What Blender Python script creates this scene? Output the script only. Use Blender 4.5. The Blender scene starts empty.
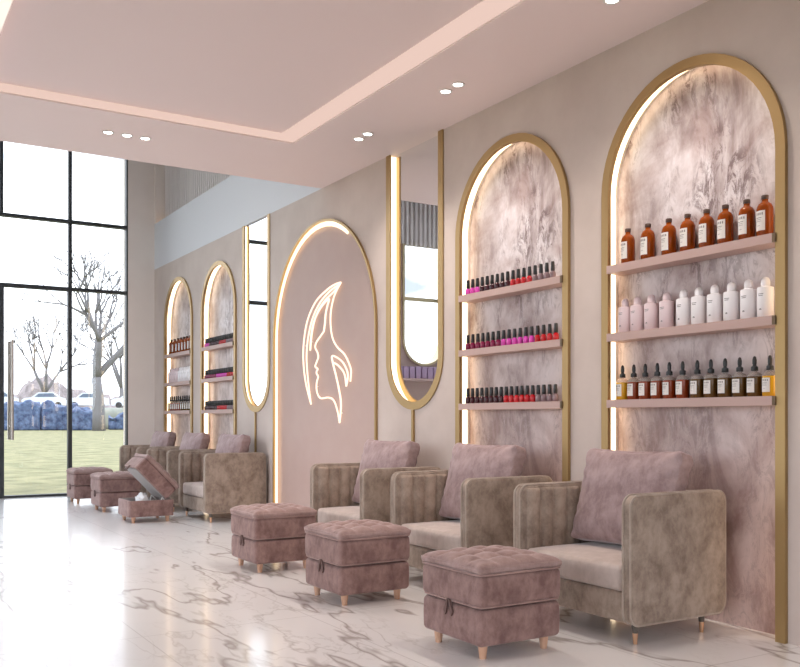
import bpy, bmesh, math, random
from mathutils import Vector, Matrix, noise
from mathutils.geometry import tessellate_polygon
PI = math.pi
R = random.Random(7)
scene = bpy.context.scene
COL = scene.collection

# ------------------------------------------------------------------ camera
YAW = 0.5495
cam_d = bpy.data.cameras.new('camera')
cam_d.sensor_width = 36.0
cam_d.lens = 901.0 * 36.0 / 800.0
cam_d.shift_y = 85.1 / 800.0
cam_d.clip_end = 800
cam = bpy.data.objects.new('camera', cam_d)
COL.objects.link(cam)
cam.location = (0, 0, 1.05)
cam.rotation_euler = (PI / 2, 0, -YAW)
scene.camera = cam

# ------------------------------------------------------------------ world
world = bpy.data.worlds.new('overcast_sky')
scene.world = world
world.use_nodes = True
wt = world.node_tree
for n in list(wt.nodes):
    wt.nodes.remove(n)
w_out = wt.nodes.new('ShaderNodeOutputWorld')
w_bg = wt.nodes.new('ShaderNodeBackground')
w_tc = wt.nodes.new('ShaderNodeTexCoord')
w_map = wt.nodes.new('ShaderNodeMapping')
w_map.inputs['Scale'].default_value = (2.2, 2.2, 6.0)
w_noise = wt.nodes.new('ShaderNodeTexNoise')
w_noise.inputs['Scale'].default_value = 1.6
w_noise.inputs['Detail'].default_value = 6
w_ramp = wt.nodes.new('ShaderNodeValToRGB')
w_ramp.color_ramp.elements[0].position = 0.36
w_ramp.color_ramp.elements[0].color = (0.25, 0.275, 0.33, 1)
w_ramp.color_ramp.elements[1].position = 0.49
w_ramp.color_ramp.elements[1].color = (0.94, 0.97, 1.03, 1)
wt.links.new(w_tc.outputs['Generated'], w_map.inputs['Vector'])
wt.links.new(w_map.outputs['Vector'], w_noise.inputs['Vector'])
wt.links.new(w_noise.outputs['Fac'], w_ramp.inputs['Fac'])
wt.links.new(w_ramp.outputs['Color'], w_bg.inputs['Color'])
wt.links.new(w_bg.outputs['Background'], w_out.inputs['Surface'])
w_bg.inputs['Strength'].default_value = 2.9

# ------------------------------------------------------------------ exposure
vs = scene.view_settings
vs.view_transform = 'Standard'
vs.look = 'None'
vs.exposure = 0.5
vs.gamma = 1.0
vs.use_curve_mapping = False
scene.cycles.max_bounces = 10
scene.cycles.diffuse_bounces = 6
scene.cycles.glossy_bounces = 6
scene.cycles.transmission_bounces = 8
scene.cycles.transparent_max_bounces = 16
scene.cycles.sample_clamp_indirect = 6.0
scene.cycles.caustics_refractive = False
scene.cycles.caustics_reflective = False

SPOT_W = 26.0          # each recessed downlight
STRIP = 3.2            # warm led strips in the niches
COVE = 0.60             # pink light line of the ceiling recess

# ------------------------------------------------------------------ materials
def mat(name):
    m = bpy.data.materials.new(name)
    m.use_nodes = True
    nt = m.node_tree
    return m, nt, nt.nodes['Principled BSDF']

def setin(b, **kw):
    for k, v in kw.items():
        k = k.replace('_', ' ')
        if k in b.inputs:
            if isinstance(v, tuple) and len(v) == 3:
                v = (*v, 1)
            b.inputs[k].default_value = v

def plain(name, col, rough=0.5, metal=0.0, **kw):
    m, nt, b = mat(name)
    setin(b, Base_Color=col, Roughness=rough, Metallic=metal)
    for k, v in kw.items():
        setin(b, **{k: v})
    return m

def add_noise(nt, scale, detail=4, rough=0.5, mapping=(1, 1, 1), coord='Object', distort=0.0, rot=(0, 0, 0)):
    tc = nt.nodes.new('ShaderNodeTexCoord')
    mp = nt.nodes.new('ShaderNodeMapping')
    mp.inputs['Scale'].default_value = mapping
    mp.inputs['Rotation'].default_value = rot
    n = nt.nodes.new('ShaderNodeTexNoise')
    n.inputs['Scale'].default_value = scale
    n.inputs['Detail'].default_value = detail
    n.inputs['Roughness'].default_value = rough
    n.inputs['Distortion'].default_value = distort
    nt.links.new(tc.outputs[coord], mp.inputs['Vector'])
    nt.links.new(mp.outputs['Vector'], n.inputs['Vector'])
    return n

def ramp(nt, src, stops):
    r = nt.nodes.new('ShaderNodeValToRGB')
    e = r.color_ramp.elements
    while len(e) < len(stops):
        e.new(0.5)
    for el, (p, c) in zip(e, stops):
        el.position = p
        el.color = (*c, 1) if len(c) == 3 else c
    nt.links.new(src, r.inputs['Fac'])
    return r

def bump(nt, b, src, strength, dist=0.01):
    bp = nt.nodes.new('ShaderNodeBump')
    bp.inputs['Strength'].default_value = strength
    bp.inputs['Distance'].default_value = dist
    nt.links.new(src, bp.inputs['Height'])
    nt.links.new(bp.outputs['Normal'], b.inputs['Normal'])
    return bp

def mottled(name, c1, c2, scale, rough=0.8, detail=5, bmp=0.0, bscale=None, p=(0.35, 0.65), mapping=(1, 1, 1), **kw):
    m, nt, b = mat(name)
    n = add_noise(nt, scale, detail, 0.55, mapping)
    r = ramp(nt, n.outputs['Fac'], [(p[0], c1), (p[1], c2)])
    nt.links.new(r.outputs['Color'], b.inputs['Base Color'])
    b.inputs['Roughness'].default_value = rough
    if bmp:
        n2 = add_noise(nt, bscale or scale * 3, 4)
        bump(nt, b, n2.outputs['Fac'], bmp)
    for k, v in kw.items():
        setin(b, **{k: v})
    return m

def emitter(name, col, strength):
    m = bpy.data.materials.new(name)
    m.use_nodes = True
    nt = m.node_tree
    for n in list(nt.nodes):
        nt.nodes.remove(n)
    o = nt.nodes.new('ShaderNodeOutputMaterial')
    e = nt.nodes.new('ShaderNodeEmission')
    e.inputs['Color'].default_value = (*col, 1)
    e.inputs['Strength'].default_value = strength
    nt.links.new(e.outputs[0], o.inputs['Surface'])
    return m

def velvet(name, c1, c2, sheen=(1, .9, .88), sw=0.35, scale=7.0):
    m, nt, b = mat(name)
    n = add_noise(nt, scale * 1.5, 8, 0.68, (1, 1, 0.75), distort=0.15)
    r = ramp(nt, n.outputs['Fac'], [(0.36, c1), (0.62, c2)])
    nt.links.new(r.outputs['Color'], b.inputs['Base Color'])
    b.inputs['Roughness'].default_value = 0.82
    b.inputs['Sheen Weight'].default_value = sw
    b.inputs['Sheen Roughness'].default_value = 0.35
    b.inputs['Sheen Tint'].default_value = (*sheen, 1)
    n2 = add_noise(nt, 18, 5, 0.6)
    bump(nt, b, n2.outputs['Fac'], 0.14, 0.015)
    return m

def panel_marble():
    m, nt, b = mat('pink_marble')
    n1 = add_noise(nt, 1.9, 12, 0.60, (1, 1.5, 0.55), distort=0.9, rot=(0.3, 0, 0))
    r1 = ramp(nt, n1.outputs['Fac'], [(0.33, (0.30, 0.24, 0.235)), (0.42, (0.50, 0.44, 0.435)),
                                      (0.50, (0.66, 0.62, 0.625)), (0.66, (0.80, 0.78, 0.79))])
    # crinkled darker scratches gathered in patches
    n2 = add_noise(nt, 8, 14, 0.82, (1, 1.7, 0.7), distort=1.2, rot=(0.45, 0, 0))
    m2 = ramp(nt, n2.outputs['Fac'], [(0.455, (1, 1, 1)), (0.495, (0.2, 0.2, 0.2)), (0.52, (0, 0, 0))])
    n3 = add_noise(nt, 1.7, 5, 0.6, (1, 1.3, .6), distort=.5)
    m3 = ramp(nt, n3.outputs['Fac'], [(0.44, (0.10, 0.10, 0.10)), (0.56, (1, 1, 1))])
    mul = nt.nodes.new('ShaderNodeMath'); mul.operation = 'MULTIPLY'
    nt.links.new(m2.outputs['Color'], mul.inputs[0]); nt.links.new(m3.outputs['Color'], mul.inputs[1])
    mul2 = nt.nodes.new('ShaderNodeMath'); mul2.operation = 'MULTIPLY'; mul2.inputs[1].default_value = 0.85
    nt.links.new(mul.outputs[0], mul2.inputs[0])
    mx = nt.nodes.new('ShaderNodeMixRGB'); mx.inputs['Color2'].default_value = (0.22, 0.165, 0.165, 1)
    nt.links.new(mul2.outputs[0], mx.inputs['Fac']); nt.links.new(r1.outputs['Color'], mx.inputs['Color1'])
    # the stone turns a warmer rose-brown towards its lower half
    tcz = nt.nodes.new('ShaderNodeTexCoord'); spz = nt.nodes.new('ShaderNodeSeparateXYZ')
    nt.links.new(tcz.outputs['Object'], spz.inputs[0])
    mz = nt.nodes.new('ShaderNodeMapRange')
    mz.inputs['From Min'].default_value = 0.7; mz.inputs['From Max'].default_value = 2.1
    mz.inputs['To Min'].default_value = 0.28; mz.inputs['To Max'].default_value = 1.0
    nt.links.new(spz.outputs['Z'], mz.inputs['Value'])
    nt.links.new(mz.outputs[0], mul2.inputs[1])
    n4 = add_noise(nt, 3.2, 12, 0.66, (1, 1, .8), distort=0.5)
    r4 = ramp(nt, n4.outputs['Fac'], [(0.36, (0.58, 0.46, 0.43)), (0.56, (1, 1, 1))])
    ml4 = nt.nodes.new('ShaderNodeMixRGB'); ml4.blend_type = 'MULTIPLY'; ml4.inputs['Fac'].default_value = .8
    nt.links.new(mx.outputs[0], ml4.inputs['Color1']); nt.links.new(r4.outputs['Color'], ml4.inputs['Color2'])
    mx = ml4
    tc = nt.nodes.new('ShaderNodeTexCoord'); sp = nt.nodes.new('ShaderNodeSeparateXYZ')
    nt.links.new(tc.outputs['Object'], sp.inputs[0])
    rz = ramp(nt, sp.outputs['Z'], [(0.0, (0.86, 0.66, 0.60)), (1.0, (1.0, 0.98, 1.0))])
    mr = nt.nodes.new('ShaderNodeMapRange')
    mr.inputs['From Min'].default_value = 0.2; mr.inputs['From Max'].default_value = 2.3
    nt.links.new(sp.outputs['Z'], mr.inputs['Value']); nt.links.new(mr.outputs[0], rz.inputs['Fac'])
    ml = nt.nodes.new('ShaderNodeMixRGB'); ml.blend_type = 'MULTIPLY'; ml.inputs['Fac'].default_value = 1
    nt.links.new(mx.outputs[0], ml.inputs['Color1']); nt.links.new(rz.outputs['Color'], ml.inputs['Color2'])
    nt.links.new(ml.outputs[0], b.inputs['Base Color'])
    b.inputs['Roughness'].default_value = 0.42
    return m

def floor_marble():
    m, nt, b = mat('floor_marble')
    base = add_noise(nt, 0.7, 5, 0.5)
    rb = ramp(nt, base.outputs['Fac'], [(0.3, (0.80, 0.785, 0.785)), (0.7, (0.88, 0.865, 0.86))])
    def vein(scale, width, rot, mapping, det, seed, strength, dist):
        n = add_noise(nt, scale, det, 0.55, mapping, rot=rot, distort=dist)
        n.noise_dimensions = '4D'
        n.inputs['W'].default_value = seed
        return ramp(nt, n.outputs['Fac'], [(0.5 - width, (0, 0, 0)), (0.5, (strength,) * 3), (0.5 + width, (0, 0, 0))])
    v1 = vein(0.75, 0.0075, (0, 0, 0.30), (1, 0.30, 1), 5, 3.1, 0.85, 0.35)
    v2 = vein(1.5, 0.0065, (0, 0, 0.45), (1, 0.33, 1), 5, 8.4, 0.55, 0.35)
    v3 = vein(2.9, 0.010, (0, 0, -0.5), (1, 0.5, 1), 6, 1.7, 0.30, 0.4)
    mk = add_noise(nt, 0.8, 2)
    mkr = ramp(nt, mk.outputs['Fac'], [(0.42, (0.1, 0.1, 0.1)), (0.6, (1, 1, 1))])
    cur = rb.outputs['Color']
    for v, c, use in ((v1, (0.36, 0.32, 0.30), False), (v2, (0.42, 0.38, 0.36), True), (v3, (0.40, 0.36, 0.33), True)):
        fac = v.outputs['Color']
        if use:
            mm = nt.nodes.new('ShaderNodeMath'); mm.operation = 'MULTIPLY'
            nt.links.new(fac, mm.inputs[0]); nt.links.new(mkr.outputs['Color'], mm.inputs[1]); fac = mm.outputs[0]
        mx = nt.nodes.new('ShaderNodeMixRGB'); mx.inputs['Color2'].default_value = (*c, 1)
        nt.links.new(fac, mx.inputs['Fac']); nt.links.new(cur, mx.inputs['Color1']); cur = mx.outputs[0]
    # joints of the large slabs
    tc = nt.nodes.new('ShaderNodeTexCoord'); sp = nt.nodes.new('ShaderNodeSeparateXYZ')
    nt.links.new(tc.outputs['Object'], sp.inputs[0])
    facs = []
    for ax, off, per in (('X', 0.32, 0.885), ('Y', 0.80, 1.77)):
        a = nt.nodes.new('ShaderNodeMath'); a.operation = 'ADD'; a.inputs[1].default_value = 40 * per - off
        nt.links.new(sp.outputs[ax], a.inputs[0])
        d = nt.nodes.new('ShaderNodeMath'); d.operation = 'MODULO'; d.inputs[1].default_value = per
        nt.links.new(a.outputs[0], d.inputs[0])
        l = nt.nodes.new('ShaderNodeMath'); l.operation = 'LESS_THAN'; l.inputs[1].default_value = 0.006
        nt.links.new(d.outputs[0], l.inputs[0]); facs.append(l)
    mxm = nt.nodes.new('ShaderNodeMath'); mxm.operation = 'MAXIMUM'
    nt.links.new(facs[0].outputs[0], mxm.inputs[0]); nt.links.new(facs[1].outputs[0], mxm.inputs[1])
    hf = nt.nodes.new('ShaderNodeMath'); hf.operation = 'MULTIPLY'; hf.inputs[1].default_value = 0.55
    nt.links.new(mxm.outputs[0], hf.inputs[0])
    mj = nt.nodes.new('ShaderNodeMixRGB'); mj.inputs['Color2'].default_value = (0.50, 0.48, 0.47, 1)
    nt.links.new(hf.outputs[0], mj.inputs['Fac']); nt.links.new(cur, mj.inputs['Color1'])
    nt.links.new(mj.outputs[0], b.inputs['Base Color'])
    b.inputs['Roughness'].default_value = 0.21
    b.inputs['IOR'].default_value = 1.55
    b.inputs['Coat Weight'].default_value = 0.25
    b.inputs['Coat Roughness'].default_value = 0.08
    return m

def glass_pane_mat():
    m = bpy.data.materials.new('window_glass')
    m.use_nodes = True
    nt = m.node_tree
    for n in list(nt.nodes):
        nt.nodes.remove(n)
    o = nt.nodes.new('ShaderNodeOutputMaterial')
    t = nt.nodes.new('ShaderNodeBsdfTransparent'); t.inputs['Color'].default_value = (0.96, 0.975, 0.98, 1)
    g = nt.nodes.new('ShaderNodeBsdfGlossy'); g.inputs['Roughness'].default_value = 0.01
    lw = nt.nodes.new('ShaderNodeFresnel'); lw.inputs['IOR'].default_value = 1.5
    mx = nt.nodes.new('ShaderNodeMixShader')
    nt.links.new(lw.outputs[0], mx.inputs[0]); nt.links.new(t.outputs[0], mx.inputs[1]); nt.links.new(g.outputs[0], mx.inputs[2])
    nt.links.new(mx.outputs[0], o.inputs['Surface'])
    return m

M = {}
M['plaster'] = mottled('wall_plaster', (0.55, 0.455, 0.41), (0.615, 0.52, 0.47), 2.5, 0.75, 8, 0.12, 14)
M['smooth_plaster'] = plain('smooth_plaster', (0.70, 0.70, 0.73), 0.7)
M['end_plaster'] = mottled('end_plaster', (0.80, 0.72, 0.67), (0.84, 0.76, 0.71), 2.0, 0.75)
M['ceiling'] = plain('ceiling_paint', (0.88, 0.755, 0.735), 0.7)
M['floor'] = floor_marble()
M['marble'] = panel_marble()
M['gold'] = plain('brushed_gold', (0.42, 0.28, 0.125), 0.42, 0.75)
M['pale_gold'] = plain('pale_gold', (0.66, 0.54, 0.34), 0.4, 0.6)
M['peach'] = mottled('peach_panel', (0.46, 0.325, 0.285), (0.48, 0.345, 0.305), 3, 0.6)
M['reveal'] = plain('niche_reveal', (0.78, 0.70, 0.60), 0.6)
M['strip'] = emitter('warm_led', (1.0, 0.75, 0.49), STRIP)
M['strip_soft'] = emitter('soft_warm_led', (1.0, 0.78, 0.52), 1.7)
M['neon'] = emitter('neon_tube', (1.0, 0.74, 0.54), 1.35)
M['cove'] = emitter('pink_led', (1.0, 0.72, 0.62), COVE)
M['linear'] = emitter('linear_light', (1.0, 0.86, 0.76), 0.85)
M['lamp'] = emitter('lamp_disc', (1.0, 0.95, 0.88), 12.0)
M['ledge_led'] = emitter('ledge_led', (1.0, 0.66, 0.36), 2.5)
M['white_metal'] = plain('white_metal', (0.8, 0.78, 0.76), 0.4)
M['mirror'] = plain('mirror_silver', (0.86, 0.88, 0.89), 0.01, 1.0)
M['shelf'] = plain('rose_shelf', (0.50, 0.345, 0.31), 0.55)
M['bronze'] = plain('dark_bronze', (0.16, 0.105, 0.06), 0.45, 0.4)
M['frame_black'] = plain('black_aluminium', (0.035, 0.037, 0.042), 0.45, 0.2)
M['steel'] = plain('brushed_steel', (0.55, 0.50, 0.46), 0.35, 0.85)
M['glass'] = glass_pane_mat()
M['slat'] = plain('greyed_slat', (0.86, 0.80, 0.79), 0.7)
M['slat_back'] = plain('slat_back', (0.60, 0.55, 0.55), 0.8)
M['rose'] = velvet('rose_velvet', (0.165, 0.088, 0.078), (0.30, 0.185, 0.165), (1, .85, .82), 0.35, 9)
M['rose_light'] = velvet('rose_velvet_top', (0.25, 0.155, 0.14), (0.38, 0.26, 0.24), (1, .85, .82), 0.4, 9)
M['taupe'] = velvet('taupe_velvet', (0.20, 0.145, 0.112), (0.385, 0.30, 0.24), (1, .92, .86), 0.3, 7)
M['taupe_pipe'] = velvet('taupe_piping', (0.33, 0.26, 0.21), (0.44, 0.36, 0.30), (1, .92, .86), 0.3, 7)
M['mauve'] = velvet('mauve_velvet', (0.23, 0.15, 0.15), (0.40, 0.29, 0.285), (1, .86, .88), 0.45, 6)
M['seat_lit'] = velvet('seat_velvet_lit', (0.46, 0.375, 0.33), (0.57, 0.475, 0.43), (1, .93, .92), 0.4, 7)  # taupe velvet lightened: light from above put into the colour
M['rose_pipe'] = velvet('rose_piping', (0.27, 0.16, 0.145), (0.36, 0.235, 0.21), (1, .9, .85), 0.3, 9)
M['tab'] = plain('pull_tab_velvet', (0.13, 0.075, 0.065), 0.8)
M['lilac'] = plain('lilac_card', (0.42, 0.29, 0.42), 0.6)
M['lining'] = plain('grey_lining', (0.34, 0.31, 0.30), 0.85)
M['towel'] = plain('white_towel', (0.82, 0.82, 0.84), 0.9)
M['wood'] = mottled('pale_beech', (0.55, 0.32, 0.21), (0.62, 0.38, 0.26), 20, 0.5, 3, mapping=(1, 1, .2))
M['leg_dark'] = plain('dark_leg', (0.10, 0.08, 0.065), 0.45)
M['brass'] = plain('rose_brass', (0.80, 0.50, 0.32), 0.3, 0.9)
M['amber'] = plain('amber_glass', (0.27, 0.052, 0.005), 0.12, 0.0, Transmission_Weight=0.15, IOR=1.3)
M['amber_cap'] = plain('brown_cap', (0.07, 0.035, 0.025), 0.4)
M['label'] = plain('paper_label', (0.74, 0.71, 0.68), 0.7)
M['print'] = plain('label_print', (0.20, 0.18, 0.18), 0.7)
M['white_plastic'] = plain('white_plastic', (0.86, 0.83, 0.845), 0.35)
M['pink_plastic'] = plain('blush_plastic', (0.74, 0.60, 0.62), 0.35)
M['black_plastic'] = plain('black_plastic', (0.02, 0.019, 0.021), 0.3)
M['clear'] = plain('clear_glass', (0.85, 0.80, 0.76), 0.08, 0.0, Transmission_Weight=0.8, IOR=1.2)
M['oil_yellow'] = plain('yellow_oil', (0.62, 0.33, 0.015), 0.15)
M['oil_red'] = plain('red_brown_oil', (0.22, 0.035, 0.008), 0.15)
M['oil_olive'] = plain('olive_brown_oil', (0.105, 0.05, 0.010), 0.15)
M['pol_magenta'] = plain('magenta_polish', (0.62, 0.06, 0.42), 0.15)
M['pol_dark'] = plain('plum_black_polish', (0.045, 0.006, 0.012), 0.15)
M['pol_red'] = plain('red_polish', (0.48, 0.008, 0.015), 0.15)
M['pol_grey'] = plain('mauve_grey_polish', (0.22, 0.15, 0.165), 0.15)
M['pol_wine'] = plain('wine_polish', (0.22, 0.012, 0.06), 0.15)

# ------------------------------------------------------------------ helpers
def box(bm, x0, x1, y0, y1, z0, z1, mi=0):
    v = [bm.verts.new((x, y, z)) for x in (x0, x1) for y in (y0, y1) for z in (z0, z1)]
    for q in ((0, 1, 3, 2), (4, 6, 7, 5), (0, 4, 5, 1), (2, 3, 7, 6), (0, 2, 6, 4), (1, 5, 7, 3)):
        f = bm.faces.new([v[i] for i in q]); f.material_index = mi
    return v

def obj(name, bm, m, parent=None, smooth=False, loc=None):
    bmesh.ops.recalc_face_normals(bm, faces=bm.faces)
    me = bpy.data.meshes.new(name)
    bm.to_mesh(me); bm.free()
    ms = m if isinstance(m, (list, tuple)) else [m]
    for k in ms:
        me.materials.append(k)
    if smooth:
        for p in me.polygons:
            p.use_smooth = True
        if smooth != 'all':
            try:
                me.set_sharp_from_angle(angle=math.radians(50))
            except Exception:
                pass
    o = bpy.data.objects.new(name, me)
    COL.objects.link(o)
    if loc is not None:
        o.location = loc
    if parent:
        o.parent = parent
    return o

def tag(o, label=None, cat=None, group=None, kind=None):
    if label: o['label'] = label
    if cat: o['category'] = cat
    if group: o['group'] = group
    if kind: o['kind'] = kind
    return o

def thing(name, label, cat, loc=(0, 0, 0), rz=0, group=None):
    o = bpy.data.objects.new(name, None)
    COL.objects.link(o)
    o.empty_display_size = 0.1
    o.location = loc; o.rotation_euler = (0, 0, rz)
    return tag(o, label, cat, group)

def struct(name, bm, m, smooth=False):
    return tag(obj(name, bm, m, None, smooth), kind='structure')

def bx(*a):
    bm = bmesh.new(); box(bm, *a); return bm

def copy_tree(o, parent=None):
    c = o.copy(); COL.objects.link(c)
    if parent:
        c.parent = parent
    for ch in list(o.children):
        copy_tree(ch, c)
    return c

def tube(bm, pts, r, n=8, closed=False, r_end=None, mi=0):
    pts = [Vector(p) for p in pts]
    N = len(pts); rings = []
    prev = None
    for i, p in enumerate(pts):
        if closed:
            d = pts[(i + 1) % N] - pts[i - 1]
        else:
            d = pts[min(i + 1, N - 1)] - pts[max(i - 1, 0)]
        d.normalize()
        if prev is None:
            up = Vector((0, 0, 1)) if abs(d.z) < 0.9 else Vector((1, 0, 0))
            a = d.cross(up).normalized()
        else:
            a = (prev - d * prev.dot(d)).normalized()
        prev = a
        b = d.cross(a)
        rr = r if r_end is None else r + (r_end - r) * i / (N - 1)
        rings.append([bm.verts.new(p + (a * math.cos(t) + b * math.sin(t)) * rr) for t in [2 * PI * k / n for k in range(n)]])
    for i in range(N if closed else N - 1):
        A, B = rings[i], rings[(i + 1) % N]
        for k in range(n):
            f = bm.faces.new((A[k], A[(k + 1) % n], B[(k + 1) % n], B[k])); f.material_index = mi
    if not closed:
        bm.faces.new(rings[0][::-1]).material_index = mi
        bm.faces.new(rings[-1]).material_index = mi

def lathe(bm, prof, n=16, mi=0, cx=0, cy=0):
    rings = []
    for r, z in prof:
        rings.append([bm.verts.new((cx + r * math.cos(2 * PI * k / n), cy + r * math.sin(2 * PI * k / n), z)) for k in range(n)])
    for A, B in zip(rings, rings[1:]):
        for k in range(n):
            bm.faces.new((A[k], A[(k + 1) % n], B[(k + 1) % n], B[k])).material_index = mi
    bm.faces.new(rings[0][::-1]).material_index = mi
    bm.faces.new(rings[-1]).material_index = mi

def soft_box(sx, sy, sz, r, n=10, fn=None, center=(0, 0, 0)):
    """rounded box of n x n cells a side; fn moves each point (unit coords, point)"""
    bm = bmesh.new()
    vs_ = {}
    hx, hy, hz = sx / 2, sy / 2, sz / 2
    def pt(u, v, w):
        key = (round(u, 5), round(v, 5), round(w, 5))
        if key in vs_:
            return vs_[key]
        p = Vector((u * hx, v * hy, w * hz))
        q = Vector((max(-hx + r, min(hx - r, p.x)), max(-hy + r, min(hy - r, p.y)), max(-hz + r, min(hz - r, p.z))))
        d = p - q
        if d.length > 1e-9:
            p = q + d.normalized() * r
        if fn:
            p = fn(u, v, w, p)
        vs_[key] = bm.verts.new(p + Vector(center))
        return vs_[key]
    def t(i, h):
        # cluster cells near the edges so the rounding is smooth
        x = -1 + 2 * i / n
        k = min(r / h, .9)
        edge = 3
        if i <= edge:
            return -1 + k * (i / edge)
        if i >= n - edge:
            return 1 - k * ((n - i) / edge)
        return -(1 - k) + 2 * (1 - k) * (i - edge) / (n - 2 * edge)
    for ax in range(3):
        for sgn in (-1, 1):
            hs = [hx, hy, hz]
            o_ = [a for a in range(3) if a != ax]
            for i in range(n):
                for j in range(n):
                    quad = []
                    for (a, b) in ((i, j), (i + 1, j), (i + 1, j + 1), (i, j + 1)):
                        c = [0, 0, 0]
                        c[ax] = sgn; c[o_[0]] = t(a, hs[o_[0]]); c[o_[1]] = t(b, hs[o_[1]])
                        quad.append(pt(*c))
                    if len(set(quad)) == 4:
                        bm.faces.new(quad)
    return bm

def rrect(w, h, r, n=6):
    """rounded rectangle outline, centred"""
    out = []
    for cx, cy, a0 in ((w / 2 - r, h / 2 - r, 0), (-w / 2 + r, h / 2 - r, PI / 2), (-w / 2 + r, -h / 2 + r, PI), (w / 2 - r, -h / 2 + r, 1.5 * PI)):
        for k in range(n + 1):
            a = a0 + PI / 2 * k / n
            out.append((cx + r * math.cos(a), cy + r * math.sin(a)))
    return out

# ------------------------------------------------------------------ room dimensions
WX = 3.743             # right wall plane
CZ = 3.182             # main ceiling
EY = 7.50              # where the main ceiling stops
FY = 12.85             # window wall
LX, BY = -4.2, -3.2    # left and rear walls
HZ = 5.3               # ceiling of the tall part
SH = (1.926, 1.537, 1.157)
ND = 0.11              # niche depth
FW = 0.052             # frame width

def arch_outline(yc, w, zt, inset=0.0, z0=0.0, n=28):
    r = w / 2 - inset
    zc = zt - w / 2
    pts = [(yc - r, z0)]
    for k in range(n + 1):
        a = PI - PI * k / n
        pts.append((yc + r * math.cos(a), zc + r * math.sin(a)))
    pts.append((yc + r, z0))
    return pts                       # from low y at the floor over the top to high y at the floor

def hang_outline(yc, w, zb, inset=0.0, z1=CZ, n=28):
    r = w / 2 - inset
    zc = zb + w / 2
    pts = [(yc - r, z1)]
    for k in range(n + 1):
        a = PI + PI * k / n
        pts.append((yc + r * math.cos(a), zc + r * math.sin(a)))
    pts.append((yc + r, z1))
    return pts

ARCHES = {  # name: centre, width, top
    'A5': (3.243, 1.20, 2.925), 'A4': (4.722, 1.19, 2.922), 'N': (7.525, 2.12, 2.890),
    'A2': (10.23, 1.18, 2.915), 'A1': (11.745, 1.19, 2.930)}
HANGS = {'M2': (5.905, 0.82, 1.118), 'M1': (9.075, 0.76, 1.118)}

# right wall, one polygon with notches
poly = [(BY, 0)]
for k in ('A5', 'A4', 'N', 'A2', 'A1'):
    poly += arch_outline(*ARCHES[k])
poly += [(FY, 0), (FY, CZ)]
for k in ('M1', 'M2'):
    poly += hang_outline(*HANGS[k])[::-1]
poly += [(BY, CZ)]
bm = bmesh.new()
vv = [bm.verts.new((WX, y, z)) for y, z in poly]
for tri in tessellate_polygon([[Vector((y, z, 0)) for y, z in poly]]):
    try:
        bm.faces.new([vv[i] for i in tri])
    except ValueError:
        pass
struct('wall_right', bm, M['plaster'])
struct('wall_right_backing', bx(WX + 0.30, WX + 0.36, BY - .1, FY + .1, -0.1, HZ), M['smooth_plaster'])

# floor, ceilings, other walls
struct('floor', bx(LX, WX + 0.3, BY, FY + 0.02, -0.08, 0.0), M['floor'])
CX0, CX1, CY0, CY1, CTOP = 0.72, 2.945, -1.6, 6.40, 3.252
bm = bmesh.new()
box(bm, LX, CX0, BY, EY, CZ, CZ + .30)
box(bm, CX1, WX + 0.3, BY, EY, CZ, CZ + .30)
box(bm, CX0, CX1, CY1, EY, CZ, CZ + .30)
box(bm, CX0, CX1, BY, CY0, CZ, CZ + .30)
struct('ceiling', bm, M['ceiling'])
struct('ceiling_tray', bx(CX0 - .02, CX1 + .02, CY0 - .02, CY1 + .02, CTOP, CTOP + .12), M['ceiling'])
bm = bmesh.new()
box(bm, LX, WX + .3, EY, EY + .5, HZ, HZ + .1); box(bm, LX, WX + .3, FY - .4, FY + .02, HZ, HZ + .1)
box(bm, LX, LX + .5, EY + .5, FY - .4, HZ, HZ + .1); box(bm, WX - .6, WX + .3, EY + .5, FY - .4, HZ, HZ + .1)
struct('ceiling_upper', bm, M['smooth_plaster'])
bm = bmesh.new()
for i in range(6):
    xx = LX + .5 + (WX - .6 - LX - .5) * i / 5
    box(bm, xx - .03, xx + .03, EY + .5, FY - .4, HZ + .02, HZ + .08)
sk = struct('window_roof_added', bm, M['frame_black'])  # unseen skylight, added to bring daylight onto the pale band
obj('window_pane', bx(LX + .5, WX - .6, EY + .5, FY - .4, HZ + .085, HZ + .095), M['glass'], sk)
struct('wall_bulkhead', bx(LX, WX + .3, EY - .12, EY - .001, CZ + .301, HZ), M['smooth_plaster'])
struct('wall_back', bx(LX, WX + .3, BY - .1, BY, CZ, CZ + .3), M['plaster'])
# tall part of the right wall: plain band, ledge, slats
struct('wall_band', bx(WX, WX + 0.298, EY + .001, FY, CZ + .001, 3.835), M['smooth_plaster'])
bm = bmesh.new()
box(bm, WX + .17, WX + .20, EY + .02, 12.79, 3.84, HZ - .002, 0)
y = EY + .03
while y < 12.73:
    box(bm, WX + .12, WX + .17, y, y + .035, 3.84, HZ - .002, 1)
    y += .075
slp = obj('slatted_wall_panel', bm, [M['slat_back'], M['slat']])
tag(slp, 'grey vertical slat panel above the pale band high on right wall', 'wall panel')
struct('wall_column', bx(WX - .001, WX + .298, 12.795, FY, 3.836, HZ), M['end_plaster'])
ll = obj('ledge_light', bx(WX + .06, WX + .075, 12.66, 12.79, 3.836, 3.848), M['ledge_led'])
tag(ll, 'short warm light line on the ledge at the far end of the pale band', 'light')

# ------------------------------------------------------------------ window wall
WR = 3.368
struct('wall_far', bx(WR, WX + .299, FY, FY + .25, 0, HZ), M['end_plaster'])
XS = [3.35, 2.590, 1.722, 0.86, 0.0]
T = 0.022
R1, R2 = 3.745, 2.822

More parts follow.
